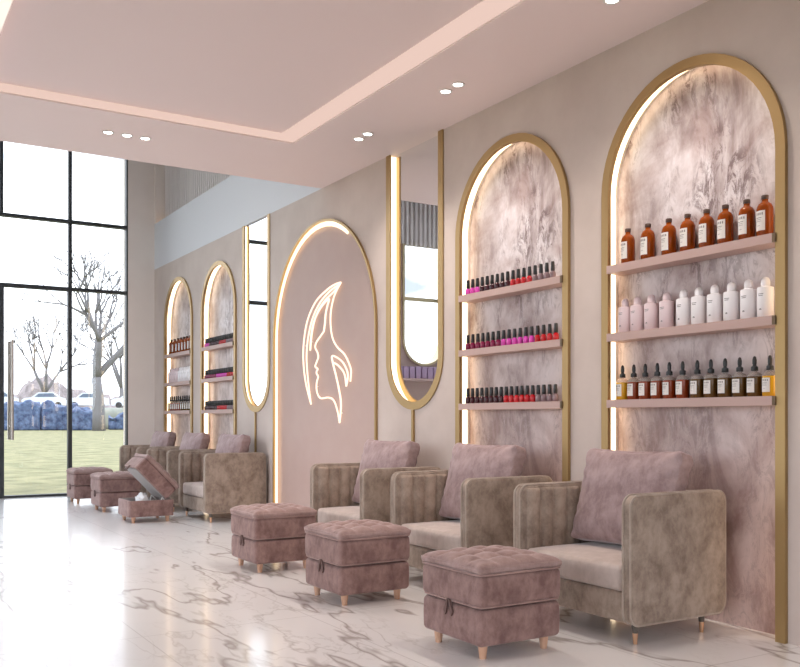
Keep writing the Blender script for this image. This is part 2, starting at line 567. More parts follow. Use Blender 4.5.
def rect_frame(x0, x1, z0, z1, t=T, y0=FY, y1=FY + .09):
    bm = bmesh.new()
    box(bm, x0, x0 + t, y0, y1, z0, z1); box(bm, x1 - t, x1, y0, y1, z0, z1)
    box(bm, x0 + t, x1 - t, y0, y1, z0, z0 + t); box(bm, x0 + t, x1 - t, y0, y1, z1 - t, z1)
    return bm

def pane(x0, x1, z0, z1, y=FY + .045):
    bm = bmesh.new(); box(bm, x0, x1, y, y + .008, z0, z1); return bm

def window(name, x0, x1, z0, z1):
    w = struct(name, rect_frame(x0, x1, z0, z1), M['frame_black'])
    obj('window_pane', pane(x0 + T, x1 - T, z0 + T, z1 - T), M['glass'], w)
    return w

wi = 1
xs_top = [WR, 2.590, 1.722, 0.86, 0.0]
for a, b_ in zip(xs_top[1:], xs_top[:-1]):                       # top row
    window(f'window_{wi}', a, b_, R1, HZ); wi += 1
for a, b_ in ((2.590, WR), (0.86, 2.590), (0.0, 0.86)):             # middle row
    window(f'window_{wi}', a, b_, R2, R1); wi += 1
for a, b_ in ((2.590, WR), (0.0, 0.86)):                          # bottom row, fixed
    window(f'window_{wi}', a, b_, 0.0, R2); wi += 1
def glass_door(name, x0, x1, hx):
    d = struct(name, rect_frame(x0, x1, 0.0, R2, 0.03), M['frame_black'])
    obj('door_pane', pane(x0 + .03, x1 - .03, .03, R2 - .03), M['glass'], d)
    bm = bmesh.new()
    for yy in (FY - .10, FY + .15):
        tube(bm, [(hx, yy, .77), (hx, yy, 2.08)], .022, 12)
    for zz in (.95, 1.9):
        tube(bm, [(hx, FY - .10, zz), (hx, FY + .15, zz)], .009, 8)
    obj('door_handle', bm, M['steel'], d, True)
glass_door('door_1', 1.722, 2.590, 1.835)
glass_door('door_2', 0.86, 1.722, 1.610)
# left part of the window wall: plastered pier with a glazed opening added in place of a bright mirror, seen in the mirrors
PX0, PX1 = -1.75, 0.0
wo = (-0.78, 0.80, 2.0)
pol = [(PX0, 0), (PX1, 0), (PX1, 3.98)]
hp = hang_outline(-0.78, 0.80, 1.98, z1=3.98)
pol += hp[::-1] + [(PX0, 3.98)]
bm = bmesh.new()
for yy in (FY, FY + .2):
    vv = [bm.verts.new((x, yy, z)) for x, z in pol]
    for tri in tessellate_polygon([[Vector((x, z, 0)) for x, z in pol]]):
        bm.faces.new([vv[i] for i in tri])
struct('wall_far_pier', bm, M['peach'])
bm = bmesh.new()
ring = hp
ro = hang_outline(-0.78, 0.88, 1.94, z1=3.98)
A = [bm.verts.new((x, FY - .03, z)) for x, z in ring]; B = [bm.verts.new((x, FY - .03, z)) for x, z in ro]
A2 = [bm.verts.new((x, FY + .2, z)) for x, z in ring]; B2 = [bm.verts.new((x, FY + .0, z)) for x, z in ro]
for i in range(len(A) - 1):
    bm.faces.new((A[i], A[i + 1], B[i + 1], B[i])); bm.faces.new((A[i], A2[i], A2[i + 1], A[i + 1])); bm.faces.new((B[i], B[i + 1], B2[i + 1], B2[i]))
box(bm, -1.19, -.37, FY + .08, FY + .12, 3.05, 3.11)
w = struct(f'window_{wi}', bm, M['pale_gold']); wi += 1
bm = bmesh.new()
vv = [bm.verts.new((x, FY + .14, z)) for x, z in hp]; bm.faces.new(vv)
obj('window_pane', bm, M['glass'], w)
bm = bmesh.new()
box(bm, PX0, PX1, FY + .1, FY + .13, 3.981, HZ, 0)
x = PX0
while x < PX1 - .07:
    box(bm, x, x + .045, FY + .03, FY + .1, 3.981, HZ, 1); x += .09
tag(obj('slatted_wall_panel', bm, [M['slat_back'], M['slat']]), 'slatted panel over the far wall pier, seen only in the tall near mirror', 'wall panel')
ws = obj('wall_shelf', bx(-1.5, -.1, FY - .22, FY - .002, 1.68, 1.72), M['shelf'])
tag(ws, 'pink wall shelf under the round-bottomed mirror stand-in, seen in the near mirror', 'shelf')
bxs = obj('storage_box', soft_box(.10, .12, .20, .012, 8), M['lilac'], loc=(-1.40, FY - .11, 1.82))
for i in range(11):
    o = bxs if i == 0 else bxs.copy()
    if i: COL.objects.link(o)
    o.location = (-1.40 + i * .12, FY - .11, 1.82)
    tag(o, 'lilac pink box in the row on the shelf seen in the near mirror', 'box', 'pink boxes on the far wall shelf')
struct('wall_far_left', bx(LX, -3.5, FY, FY + .25, 0, HZ), M['end_plaster'])
for a, b_ in ((-3.5, -2.6), (-2.6, PX0)):
    window(f'window_{wi}', a, b_, R1, HZ); wi += 1
    window(f'window_{wi}', a, b_, 0, R1); wi += 1
# left side of the room, out of view: glazing added for fill daylight
struct('wall_left', bx(LX - .2, LX, BY, EY - .1, CZ, HZ), M['smooth_plaster'])
yy = BY
k = 0
while yy < FY - .5:
    y1 = min(yy + 2.0, FY)
    zt_ = CZ if yy < EY - 1 else HZ
    bm = bmesh.new()
    t = .03
    box(bm, LX - .09, LX, yy, yy + t, 0, zt_ - .001); box(bm, LX - .09, LX, y1 - t, y1, 0, zt_ - .001)
    box(bm, LX - .09, LX, yy + t, y1 - t, 0, t); box(bm, LX - .09, LX, yy + t, y1 - t, zt_ - t - .001, zt_ - .001)
    w = struct(f'window_{wi}', bm, M['frame_black']); wi += 1
    obj('window_pane', bx(LX - .05, LX - .042, yy + t, y1 - t, t, zt_ - t - .001), M['glass'], w)
    yy = y1

bm = bmesh.new()
for i in range(9):
    xx = LX + (WX - .02 - LX) * i / 8
    box(bm, xx, xx + .03, BY - .09, BY, 0, CZ - .001)
w = struct(f'window_{wi}', bm, M['frame_black']); wi += 1  # unseen rear glazing, added to let in fill light
obj('window_pane', bx(LX, WX, BY - .05, BY - .042, 0, CZ - .001), M['glass'], w)

# ------------------------------------------------------------------ arched niches, neon arch and mirrors
def ring_mesh(outer, inner, x0, x1):
    """a frame between two outlines, from x0 (room side) back to x1"""
    bm = bmesh.new()
    a = [bm.verts.new((x0, y, z)) for y, z in outer]; b = [bm.verts.new((x0, y, z)) for y, z in inner]
    c = [bm.verts.new((x1, y, z)) for y, z in outer]; d = [bm.verts.new((x1, y, z)) for y, z in inner]
    for i in range(len(a) - 1):
        bm.faces.new((a[i], a[i + 1], b[i + 1], b[i])); bm.faces.new((c[i], d[i], d[i + 1], c[i + 1]))
        bm.faces.new((a[i], c[i], c[i + 1], a[i + 1])); bm.faces.new((b[i], b[i + 1], d[i + 1], d[i]))
    for i in (0, -1):
        bm.faces.new((a[i], b[i], d[i], c[i]))
    return bm

def sheet(outline, x):
    bm = bmesh.new()
    v = [bm.verts.new((x, y, z)) for y, z in outline]
    v2 = [bm.verts.new((x + .01, y, z)) for y, z in outline]
    bm.faces.new(v); bm.faces.new(v2[::-1])
    n = len(v)
    for i in range(n):
        bm.faces.new((v[i], v2[i], v2[(i + 1) % n], v[(i + 1) % n]))
    return bm

def niche_parts(root, fn, yc, w, z, fw, depth, back_mat, frame_mat, back_name, proud=.022, z_off=0.0, strip=True, strip_a=.28, strip_b=.66, proud_=None):
    ol = lambda ins, **k: [(y - yc, zz) for y, zz in fn(yc, w, z, ins, **k)]
    # frame covers the reveal edge
    o_out = ol(0.0)
    fr = ring_mesh(o_out, ol(fw), -proud, .004)
    obj('frame', fr, frame_mat, root)
    # reveal tube sits just inside the wall cut, widened behind the frame lip
    obj('reveal', ring_mesh(ol(0.002), ol(0.010), .005, depth), M['reveal'], root)
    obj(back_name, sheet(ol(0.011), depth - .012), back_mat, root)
    if strip:
        obj('led_strip', ring_mesh(ol(0.0105), ol(0.0175), depth * strip_a, depth * strip_b), M['strip'], root)

def shelves(root, w):
    for zt in SH:
        sh = obj('shelf', bx(-.026, ND - .013, -w / 2 + .064, w / 2 - .046, zt - .045, zt), M['shelf'], root)
        obj('end_cap', bx(-.030, -.0225, -w / 2 + .046, -w / 2 + .0638, zt - .044, zt - .001), M['bronze'], sh)
NL = {'A5': 'arched marble niche with gold frame holding amber and white bottles, nearest the camera',
      'A4': 'arched marble niche with gold frame and nail polish shelves, between tall mirror and nearest niche',
      'A2': 'far arched marble niche with nail polish shelves, just left of the far mirror',
      'A1': 'farthest arched marble niche, beside the corner, with bottles and cartons'}
for k in ('A5', 'A4', 'A2', 'A1'):
    yc, w, zt = ARCHES[k]
    t = thing('display_niche', NL[k], 'display niche', (WX, yc, 0), 0, 'arched display niches along the right wall')
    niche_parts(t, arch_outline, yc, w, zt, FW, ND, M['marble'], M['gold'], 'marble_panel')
    shelves(t, w)
yc, w, zt = ARCHES['N']
t = thing('arched_wall_panel', 'wide peach arched panel with glowing edge behind the neon woman\'s head', 'wall panel', (WX, yc, 0))
niche_parts(t, arch_outline, yc, w, zt, .022, .040, M['peach'], M['gold'], 'panel', strip=False)
o1 = [(y - yc, z) for y, z in arch_outline(yc, w, zt, .024)][10:]
o2 = [(y - yc, z) for y, z in arch_outline(yc, w, zt, .066)][10:]
obj('led_strip', ring_mesh(o1, o2, -.002, .006), M['strip_soft'], t)
for k, lab in (('M2', 'tall near wall mirror with gold frame and rounded bottom, right of the neon sign'),
               ('M1', 'tall far wall mirror with gold frame and rounded bottom, left of the neon sign')):
    yc, w, zb = HANGS[k]
    t = thing('wall_mirror', lab, 'mirror', (WX, yc, 0), 0, 'tall gold framed wall mirrors')
    niche_parts(t, hang_outline, yc, w, zb, .062, .054 if k == 'M2' else .034, M['mirror'], M['gold'], 'mirror_glass', strip_a=.12, strip_b=.75, proud=.010)
    obj('pole', bx(-.018, -.001, -.013, .013, 0.001, zb - .001), M['gold'], t)

# neon sign, a woman's head in profile
NEON = {
'outer_hair': [(7.097, 2.264), (7.2, 2.262), (7.355, 2.235), (7.602, 2.149), (7.782, 1.987), (7.862, 1.787), (7.872, 1.604), (7.819, 1.395), (7.704, 1.187)],
'inner_hair': [(7.110, 2.250), (7.283, 2.220), (7.502, 2.135), (7.668, 2.0), (7.765, 1.826), (7.800, 1.646), (7.772, 1.439), (7.704, 1.187)],
'fringe': [(7.72, 1.697), (7.704, 1.821), (7.642, 1.963), (7.511, 2.074), (7.331, 2.146), (7.36, 2.085), (7.394, 2.017), (7.41, 1.93), (7.433, 1.855)],
'fringe_line': [(7.097, 2.264), (7.213, 2.205), (7.42, 2.134), (7.575, 2.037), (7.672, 1.888), (7.72, 1.697)],
'face': [(7.433, 1.855), (7.502, 1.817), (7.587, 1.767), (7.612, 1.72), (7.561, 1.665), (7.551, 1.62), (7.597, 1.566), (7.612, 1.54), (7.561, 1.515), (7.582, 1.494), (7.582, 1.472), (7.551, 1.441), (7.577, 1.398), (7.587, 1.342), (7.561, 1.279), (7.492, 1.239), (7.355, 1.243), (7.26, 1.228), (7.199, 1.18), (7.148, 1.094), (7.12, 1.012)],
'nape': [(7.097, 2.264), (7.213, 2.171), (7.283, 2.049), (7.298, 1.92), (7.26, 1.787), (7.166, 1.694), (7.029, 1.621), (6.94, 1.532), (6.905, 1.468), (6.918, 1.374)],
'neck': [(7.12, 1.012), (7.093, 1.178), (7.129, 1.307), (7.189, 1.438), (7.236, 1.526), (7.269, 1.614), (7.189, 1.605), (7.075, 1.56), (6.994, 1.493), (6.963, 1.428), (6.994, 1.335)],
'ear_lobe': [(7.246, 1.559), (7.143, 1.525), (7.029, 1.448), (6.994, 1.335)]}
def catmull(p, n=5):
    out = []
    P_ = [p[0]] + list(p) + [p[-1]]
    for i in range(1, len(P_) - 2):
        a, b, c, d = [Vector(q) for q in P_[i - 1:i + 3]]
        for k in range(n):
            t_ = k / n
            out.append(0.5 * ((2 * b) + (c - a) * t_ + (2 * a - 5 * b + 4 * c - d) * t_ ** 2 + (3 * b - a - 3 * c + d) * t_ ** 3))
    out.append(Vector(p[-1]))
    return out
ns = thing('neon_sign', 'glowing neon outline of a woman\'s head in profile on the peach arched panel', 'neon sign', (WX + .005, 7.435, 1.0))
bm = bmesh.new()
for nm, pts in NEON.items():
    b2 = bmesh.new()
    pp = [(0, y - 7.4, z - 1.0) for y, z in pts]
    tube(b2, catmull(pp, 5), .0085, 6)
    obj(nm + '_tube', b2, M['neon'], ns, 'all')
b2 = bmesh.new()
for y, z in ((7.15, 2.25), (7.84, 1.75), (7.58, 1.35), (7.1, 1.1), (7.0, 1.58), (7.7, 1.78)):
    tube(b2, [(0.008, y - 7.4, z - 1.0), (.021, y - 7.4, z - 1.0)], .006, 6)
obj('mounting_clip', b2, M['white_metal'], ns)

# ------------------------------------------------------------------ ceiling lights
bm = bmesh.new()
t_ = .006
box(bm, CX0 + .001, CX0 + t_, CY0 + .002, CY1 - .002, CZ + .012, CTOP - .002)
box(bm, CX1 - t_, CX1 - .001, CY0 + .002, CY1 - .002, CZ + .012, CTOP - .002)
box(bm, CX0 + t_, CX1 - t_, CY1 - t_, CY1 - .001, CZ + .012, CTOP - .002)
box(bm, CX0 + t_, CX1 - t_, CY0 + .001, CY0 + t_, CZ + .012, CTOP - .002)
box(bm, CX1 - .095, CX1 - t_ - .0005, CY0 + .002, CY1 - t_ - .001, CTOP - .008, CTOP - .002)
tag(obj('cove_light', bm, M['cove']), 'pink light band lining the edge of the recessed ceiling tray', 'ceiling light')

tag(obj('linear_light', bx(.50, .714, CY0, CY1, CZ - .004, CZ - .0005), M['linear']), 'cream linear ceiling light at the top left corner, beside the recessed tray', 'ceiling light')

def downlight(x, y, label, group):
    d = thing('downlight', label, 'ceiling light', (x, y, CZ), 0, group)
    b1 = bmesh.new()
    prof = [(.030, -.001), (.044, -.001), (.044, -.006), (.036, -.008), (.030, -.004)]
    n = 20
    rings = [[b1.verts.new((r * math.cos(2 * PI * k / n), r * math.sin(2 * PI * k / n), z)) for k in range(n)] for r, z in prof]
    for i in range(len(rings)):
        A_, B_ = rings[i], rings[(i + 1) % len(rings)]
        for k in range(n):
            b1.faces.new((A_[k], A_[(k + 1) % n], B_[(k + 1) % n], B_[k]))
    obj('ring', b1, M['white_metal'], d, True)
    b1 = bmesh.new(); lathe(b1, [(.030, -.0045), (.030, -.001)], 20)
    obj('lens', b1, M['lamp'], d)
    ld = bpy.data.lights.new('lamp_light', 'SPOT')
    ld.energy = SPOT_W; ld.spot_size = math.radians(115); ld.spot_blend = .8; ld.shadow_soft_size = .04
    ld.color = (1.0, .90, .82)
    lo = bpy.data.objects.new('lamp_light', ld); COL.objects.link(lo)
    lo.location = (0, 0, -.02); lo.parent = d
DL = [(1.648, 6.85, 'leftmost recessed downlight of the row of three near the ceiling edge', 'row of three downlights'),
      (1.787, 6.85, 'middle recessed downlight of the row of three near the ceiling edge', 'row of three downlights'),
      (1.925, 6.85, 'rightmost recessed downlight of the row of three near the ceiling edge', 'row of three downlights'),
      (3.315, 6.015, 'left recessed downlight of the farther pair, above the tall mirror', 'paired downlights along the right wall'),
      (3.315, 5.875, 'right recessed downlight of the farther pair, above the tall mirror', 'paired downlights along the right wall'),
      (3.315, 4.845, 'left recessed downlight of the pair above the polish niche', 'paired downlights along the right wall'),
      (3.315, 4.705, 'right recessed downlight of the pair above the polish niche', 'paired downlights along the right wall'),
      (3.315, 3.347, 'recessed downlight cut by the top edge of the picture, nearest one', 'paired downlights along the right wall'),
      (3.315, 3.205, 'recessed downlight beside the nearest one, just above the picture edge', 'paired downlights along the right wall')]
for a in DL:
    downlight(*a)

# ------------------------------------------------------------------ bottles
def curved_patch(bm, r, a0, a1, z0, z1, n=8, mi=0, sq=1.0):
    prev = None
    for k in range(n + 1):
        a = a0 + (a1 - a0) * k / n
        p = [bm.verts.new((r * math.cos(a), r * math.sin(a), z)) for z in (z0, z1)]
        if prev:
            bm.faces.new((prev[0], p[0], p[1], prev[1])).material_index = mi
        prev = p

def label_part(root, r, a_mid, half, z0, z1, paper=True):
    bm = bmesh.new()
    if paper:
        curved_patch(bm, r + .0006, a_mid - half, a_mid + half, z0, z1)
    h = z1 - z0
    rr = r + .0012
    for i in range(4):                       # dark title marks along the top of the label
        a = a_mid - half * .62 + i * half * .36
        curved_patch(bm, rr, a, a + half * .20, z1 - h * .22, z1 - h * .10, 1, 1)
    for f0, f1, wd in ((.34, .37, .7), (.43, .45, .6), (.52, .54, .66), (.74, .76, .4)):
        curved_patch(bm, rr, a_mid - half * wd, a_mid + half * (wd - .25), z1 - h * f1, z1 - h * f0, 3, 1)
    return obj('label', bm, [M['label'], M['print']], root)

FACE = PI                      # labels face the room
def make_amber():
    t = thing('amber_bottle', 'x', 'bottle')
    bm = bmesh.new()
    lathe(bm, [(.036, 0), (.039, .004), (.039, .136), (.037, .147), (.030, .162), (.0175, .171), (.015, .175), (.015, .184)], 22)
    obj('body', bm, M['amber'], t, True)
    bm = bmesh.new(); lathe(bm, [(.0165, .1845), (.0175, .186), (.0175, .203), (.0155, .205)], 14)
    obj('cap', bm, M['amber_cap'], t, True)
    label_part(t, .039, FACE - .10, .74, .030, .126)
    return t
def make_white(m='white_plastic'):
    t = thing('lotion_bottle', 'x', 'bottle')
    bm = bmesh.new()
    lathe(bm, [(.037, 0), (.0395, .003), (.0395, .140), (.0375, .147), (.022, .151), (.020, .154)], 22)
    obj('body', bm, M[m], t, True)
    bm = bmesh.new(); lathe(bm, [(.0215, .1545), (.0220, .172), (.0200, .184), (.0140, .194), (.005, .198)], 16)
    obj('cap', bm, M[m], t, True)
    for nm, rows in (('printed_text', ((.112, .38), (.104, .30))), ('small_print', ((.040, .12), (.036, .16)))):
        b = bmesh.new()
        for z, wd in rows:
            curved_patch(b, .0400, FACE - wd, FACE + wd, z, z + .003, 3)
        obj(nm, b, M['print'], t)
    return t
def make_dropper(m):
    t = thing('dropper_bottle', 'x', 'bottle')
    bm = bmesh.new(); lathe(bm, [(.033, 0), (.0355, .003), (.0355, .096), (.035, .098)], 18)
    obj('filled_body', bm, M[m], t, True)
    bm = bmesh.new(); lathe(bm, [(.035, .0985), (.034, .108), (.024, .117), (.0115, .121), (.0115, .125)], 18)
    obj('glass_shoulder', bm, M['clear'], t, True)
    bm = bmesh.new()
    lathe(bm, [(.0165, .1255), (.0175, .127), (.0165, .146), (.0100, .150), (.0085, .155), (.0105, .162), (.0105, .180), (.0070, .194), (.002, .198)], 14)
    obj('dropper_cap', bm, M['black_plastic'], t, True)
    label_part(t, .0355, FACE - .10, .70, .020, .088)
    return t
def make_polish(m):
    t = thing('nail_polish_bottle', 'x', 'nail polish')
    bm = bmesh.new(); lathe(bm, [(.0165, 0), (.0190, .003), (.0190, .030), (.0165, .041), (.0110, .046), (.0100, .048)], 12)
    obj('body', bm, M[m], t, True)
    bm = bmesh.new(); lathe(bm, [(.0120, .0485), (.0135, .050), (.0112, .104), (.0095, .107)], 12)
    obj('cap', bm, M['black_plastic'], t, True)
    return t

ORD = ['first', 'second', 'third', 'fourth', 'fifth', 'sixth', 'seventh', 'eighth', 'ninth', 'tenth', 'eleventh', 'twelfth',
       'thirteenth', 'fourteenth', 'fifteenth', 'sixteenth', 'seventeenth', 'eighteenth']
AMB = [y + .014 for y in (3.674, 3.524, 3.374, 3.246, 3.122, 3.005, 2.878, 2.774)]
WHI = [3.71, 3.615, 3.512, 3.403, 3.286, 3.186, 3.084, 2.982, 2.881, 2.785]
DRO = [3.73, 3.643, 3.557, 3.469, 3.384, 3.293, 3.196, 3.109, 3.021, 2.933, 2.847, 2.76]
def even(a, b, n):
    return [a + (b - a) * i / (n - 1) for i in range(n)]
P1, P2, P3 = even(5.205, 4.300, 17), even(5.205, 4.270, 17), even(5.205, 4.275, 18)
C1 = ['magenta'] * 3 + ['dark'] * 6 + ['red'] * 4 + ['grey'] * 4
C2 = ['wine'] * 7 + ['magenta'] * 6 + ['red'] * 4
C3 = ['dark'] * 8 + ['red'] * 6 + ['grey'] * 4
CN = {'magenta': 'magenta', 'dark': 'plum-black', 'red': 'bright red', 'grey': 'mauve-grey', 'wine': 'wine-red'}
protos = {}
def put(key, builder, loc, label, group, rz=0):
    if key not in protos:
        o = builder(); protos[key] = o
    else:
        o = copy_tree(protos[key])
    o.location = (loc[0], loc[1] + .012, loc[2] + .0012); o.rotation_euler = (0, 0, rz)
    tag(o, label, None, group)
XB = WX + .046
for dy, where in ((0, 'niche nearest the camera'), (ARCHES['A1'][0] - ARCHES['A5'][0], 'farthest niche beside the corner')):
    g = ' in the nearest niche' if dy == 0 else ' in the farthest niche'
    for i, y in enumerate(AMB):
        put('amber', make_amber, (XB, y + dy, SH[0]), f'amber glass bottle, {ORD[i]} from left on top shelf, {where}', 'amber bottles' + g)
    for i, y in enumerate(WHI):
        m = 'pink_plastic' if i < 4 else 'white_plastic'
        cn = 'blush white' if i < 4 else 'white'
        put(m, lambda: make_white(m), (XB, y + dy, SH[1]), f'{cn} lotion bottle, {ORD[i]} from left on middle shelf, {where}', 'lotion bottles' + g)
    for i, y in enumerate(DRO):
        m = 'oil_yellow' if i in (0, 11) else ('oil_red' if i < 6 else 'oil_olive')
        cn = {'oil_yellow': 'yellow', 'oil_red': 'red-brown', 'oil_olive': 'olive-brown'}[m]
        put(m, lambda: make_dropper(m), (XB, y + dy, SH[2]), f'{cn} oil dropper bottle, {ORD[i]} from left on bottom shelf, {where}', 'dropper bottles' + g)
for dy, where in ((0, 'niche beside the near mirror'), (ARCHES['A2'][0] - ARCHES['A4'][0], 'far niche by the far mirror')):
    g = ' in the near polish niche' if dy == 0 else ' in the far polish niche'
    for ys, cs, z, sn in ((P1, C1, SH[0], 'top'), (P2, C2, SH[1], 'middle'), (P3, C3, SH[2], 'bottom')):
        for i, (y, c) in enumerate(zip(ys, cs)):
            put('pol_' + c, lambda: make_polish('pol_' + c), (WX + .02, y + dy, z),
                f'{CN[c]} nail polish, {ORD[i]} from left, {sn} shelf, {where}', 'nail polish bottles on the ' + sn + ' shelf' + g)

# ------------------------------------------------------------------ ottomans
OW = .455
def leg_mesh(x, y, z0, z1, r0, r1, m2=None, split=None):
    bm = bmesh.new()
    lathe(bm, [(r0, z0), (r0 + .001, z0 + .003), (r1, z1)], 16, 0, x, y)
    return bm

def tuft_top(u, v, w, p):
    # four by four pillows with pulled-in seams
    if w > -0.2:
        e = (1 - u ** 4) * (1 - v ** 4)
        pu = abs(math.sin(4 * PI * (u * .5 + .5))) ; pv = abs(math.sin(4 * PI * (v * .5 + .5)))
        puff = (pu ** .5) * (pv ** .5)
        if w > .5:
            p.z += .010 * e + .024 * puff * (.35 + .65 * e) - .008
    return p

def ottoman(label, loc, open_lid=False, rz=0):
    t = thing('ottoman', label, 'ottoman', loc, rz, 'rose velvet storage ottomans beside the armchairs')
    h = OW / 2
    if not open_lid:
        def bul(u, v, w, p):
            p.x *= 1 + .012 * (1 - w * w); p.y *= 1 + .012 * (1 - w * w); return p
        obj('box_body', soft_box(OW, OW, .162, .022, 12, bul, (0, 0, .142)), M['rose'], t, 'all')
    else:
        bm = bmesh.new()
        pts_o = rrect(OW, OW, .03); pts_i = rrect(OW - .05, OW - .05, .012)
        zs = [(pts_o, .062, .985), (pts_o, .072, 1), (pts_o, .218, 1), (pts_o, .224, .985), (pts_i, .224, 1), (pts_i, .085, 1)]
        rings = [[bm.verts.new((x * s, y * s, z)) for x, y in pp] for pp, z, s in zs]
        n = len(pts_o)
        for i, (A_, B_) in enumerate(zip(rings, rings[1:])):
            for k in range(n):
                bm.faces.new((A_[k], A_[(k + 1) % n], B_[(k + 1) % n], B_[k])).material_index = 1 if i >= 4 else 0
        bm.faces.new(rings[0]); bm.faces.new(rings[-1]).material_index = 1
        obj('box_body', bm, [M['rose'], M['lining']], t, True)
    for sx in (-1, 1):
        for sy in (-1, 1):
            obj('leg', leg_mesh(sx * (h - .055), sy * (h - .055), 0, .0655, .0145, .023), M['wood'], t, True)
    # lid with tufted cushion, modelled closed with its origin on the hinge line
    hinge = (h - .005, 0, .227)
    off = Vector((-hinge[0], 0, -hinge[2]))
    def bul2(u, v, w, p):
        p.x *= 1 + .014 * (1 - w * w); p.y *= 1 + .014 * (1 - w * w); return p
    lid = obj('lid', soft_box(OW + .004, OW + .004, .146, .022, 12, bul2, Vector((0, 0, .301)) + off), M['rose'], t, 'all', loc=hinge)
    def pinch(u, v, w, p):
        p = tuft_top(u, v, w, p)
        c = (u * u * v * v)
        p.x *= 1 + .03 * c; p.y *= 1 + .03 * c
        if w < .5: p.z += .004
        return p
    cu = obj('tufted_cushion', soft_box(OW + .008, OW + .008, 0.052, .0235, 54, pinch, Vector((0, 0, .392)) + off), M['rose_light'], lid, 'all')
    bm = bmesh.new()
    tube(bm, [Vector((x, y, .374)) + off for x, y in rrect(OW + .012, OW + .012, .03)], .0045, 6, True)
    obj('piping', bm, M['rose_pipe'], cu, 'all')
    bm = bmesh.new()
    tube(bm, [Vector((x, y, .233)) + off for x, y in rrect(OW - .002, OW - .002, .03)], .0045, 6, True)
    obj('seam_piping', bm, M['rose_pipe'], lid, 'all')
    # pull tab: a folded fabric loop on the front
    bm = bmesh.new()
    xx = -OW / 2 - .008
    for s in (-1, 1):
        vtx = []
        for (yy, zz) in ((s * .001, .240), (s * .010, .240), (s * .036, .186), (s * .024, .166), (s * .016, .178)):
            vtx.append((yy, zz))
        a = [bm.verts.new(Vector((xx - .004, y, z)) + off) for y, z in vtx]; b = [bm.verts.new(Vector((xx + .004, y, z)) + off) for y, z in vtx]
        bm.faces.new(a); bm.faces.new(b[::-1])
        for i in range(5):
            bm.faces.new((a[i], b[i], b[(i + 1) % 5], a[(i + 1) % 5]))
    obj('pull_tab', bm, M['tab'], lid)
    if open_lid:
        bm = bmesh.new()
        pts = rrect(OW - .03, OW - .03, .03)
        a = [bm.verts.new(Vector((x, y, .2265)) + off) for x, y in pts]; b = [bm.verts.new(Vector((x, y, .220)) + off) for x, y in pts]
        bm.faces.new(a); bm.faces.new(b)
        for i in range(len(a)):
            bm.faces.new((a[i], a[(i + 1) % len(a)], b[(i + 1) % len(a)], b[i]))
        obj('lid_lining', bm, M['lining'], lid)
        lid.rotation_euler = (0, math.radians(46.5), 0)
        lid.location = (.145, 0, .232)
        for s in (-1, 1):
            bm = bmesh.new()
            tube(bm, [(.085, s * (h - .045), .15), (.115, s * (h - .045), .245)], .006, 6)
            tube(bm, [(.115, s * (h - .045), .245), (.165, s * (h - .045), .19)], .006, 6)
            obj('hinge', bm, M['white_metal'], t)
    return t

ottoman('rose velvet tufted ottoman nearest the camera, in front of the nearest armchair', (2.54, 3.345, 0))
ottoman('rose velvet tufted ottoman, second from the camera, before the middle near armchair', (2.555, 4.66, 0))
ottoman('rose velvet tufted ottoman, third from the camera, before the third near armchair', (2.57, 5.92, 0))
ottoman('rose storage ottoman with its lid raised, white towel inside', (2.615, 9.29, 0), True)
ottoman('closed rose ottoman directly behind the open-lidded one', (2.62, 10.53, 0))
ottoman('closed rose ottoman farthest away, beside the glass wall', (2.59, 11.72, 0))

# towel in the open ottoman
bm = bmesh.new()
bmesh.ops.create_icosphere(bm, subdivisions=4, radius=1)
for v in bm.verts:
    p = v.co.copy()
    d = noise.noise(p * 2.3) * .38 + abs(noise.noise(p * 5.0 + Vector((3, 1, 4)))) * .35
    v.co = Vector((p.x * .058, p.y * .075, p.z * .085)) * (1 + d)
zmin = min(v.co.z for v in bm.verts)
tw = obj('towel', bm, M['towel'], None, 'all', loc=(2.565, 9.245, .0865 - zmin))
tag(tw, 'crumpled white towel inside the open rose ottoman', 'towel')

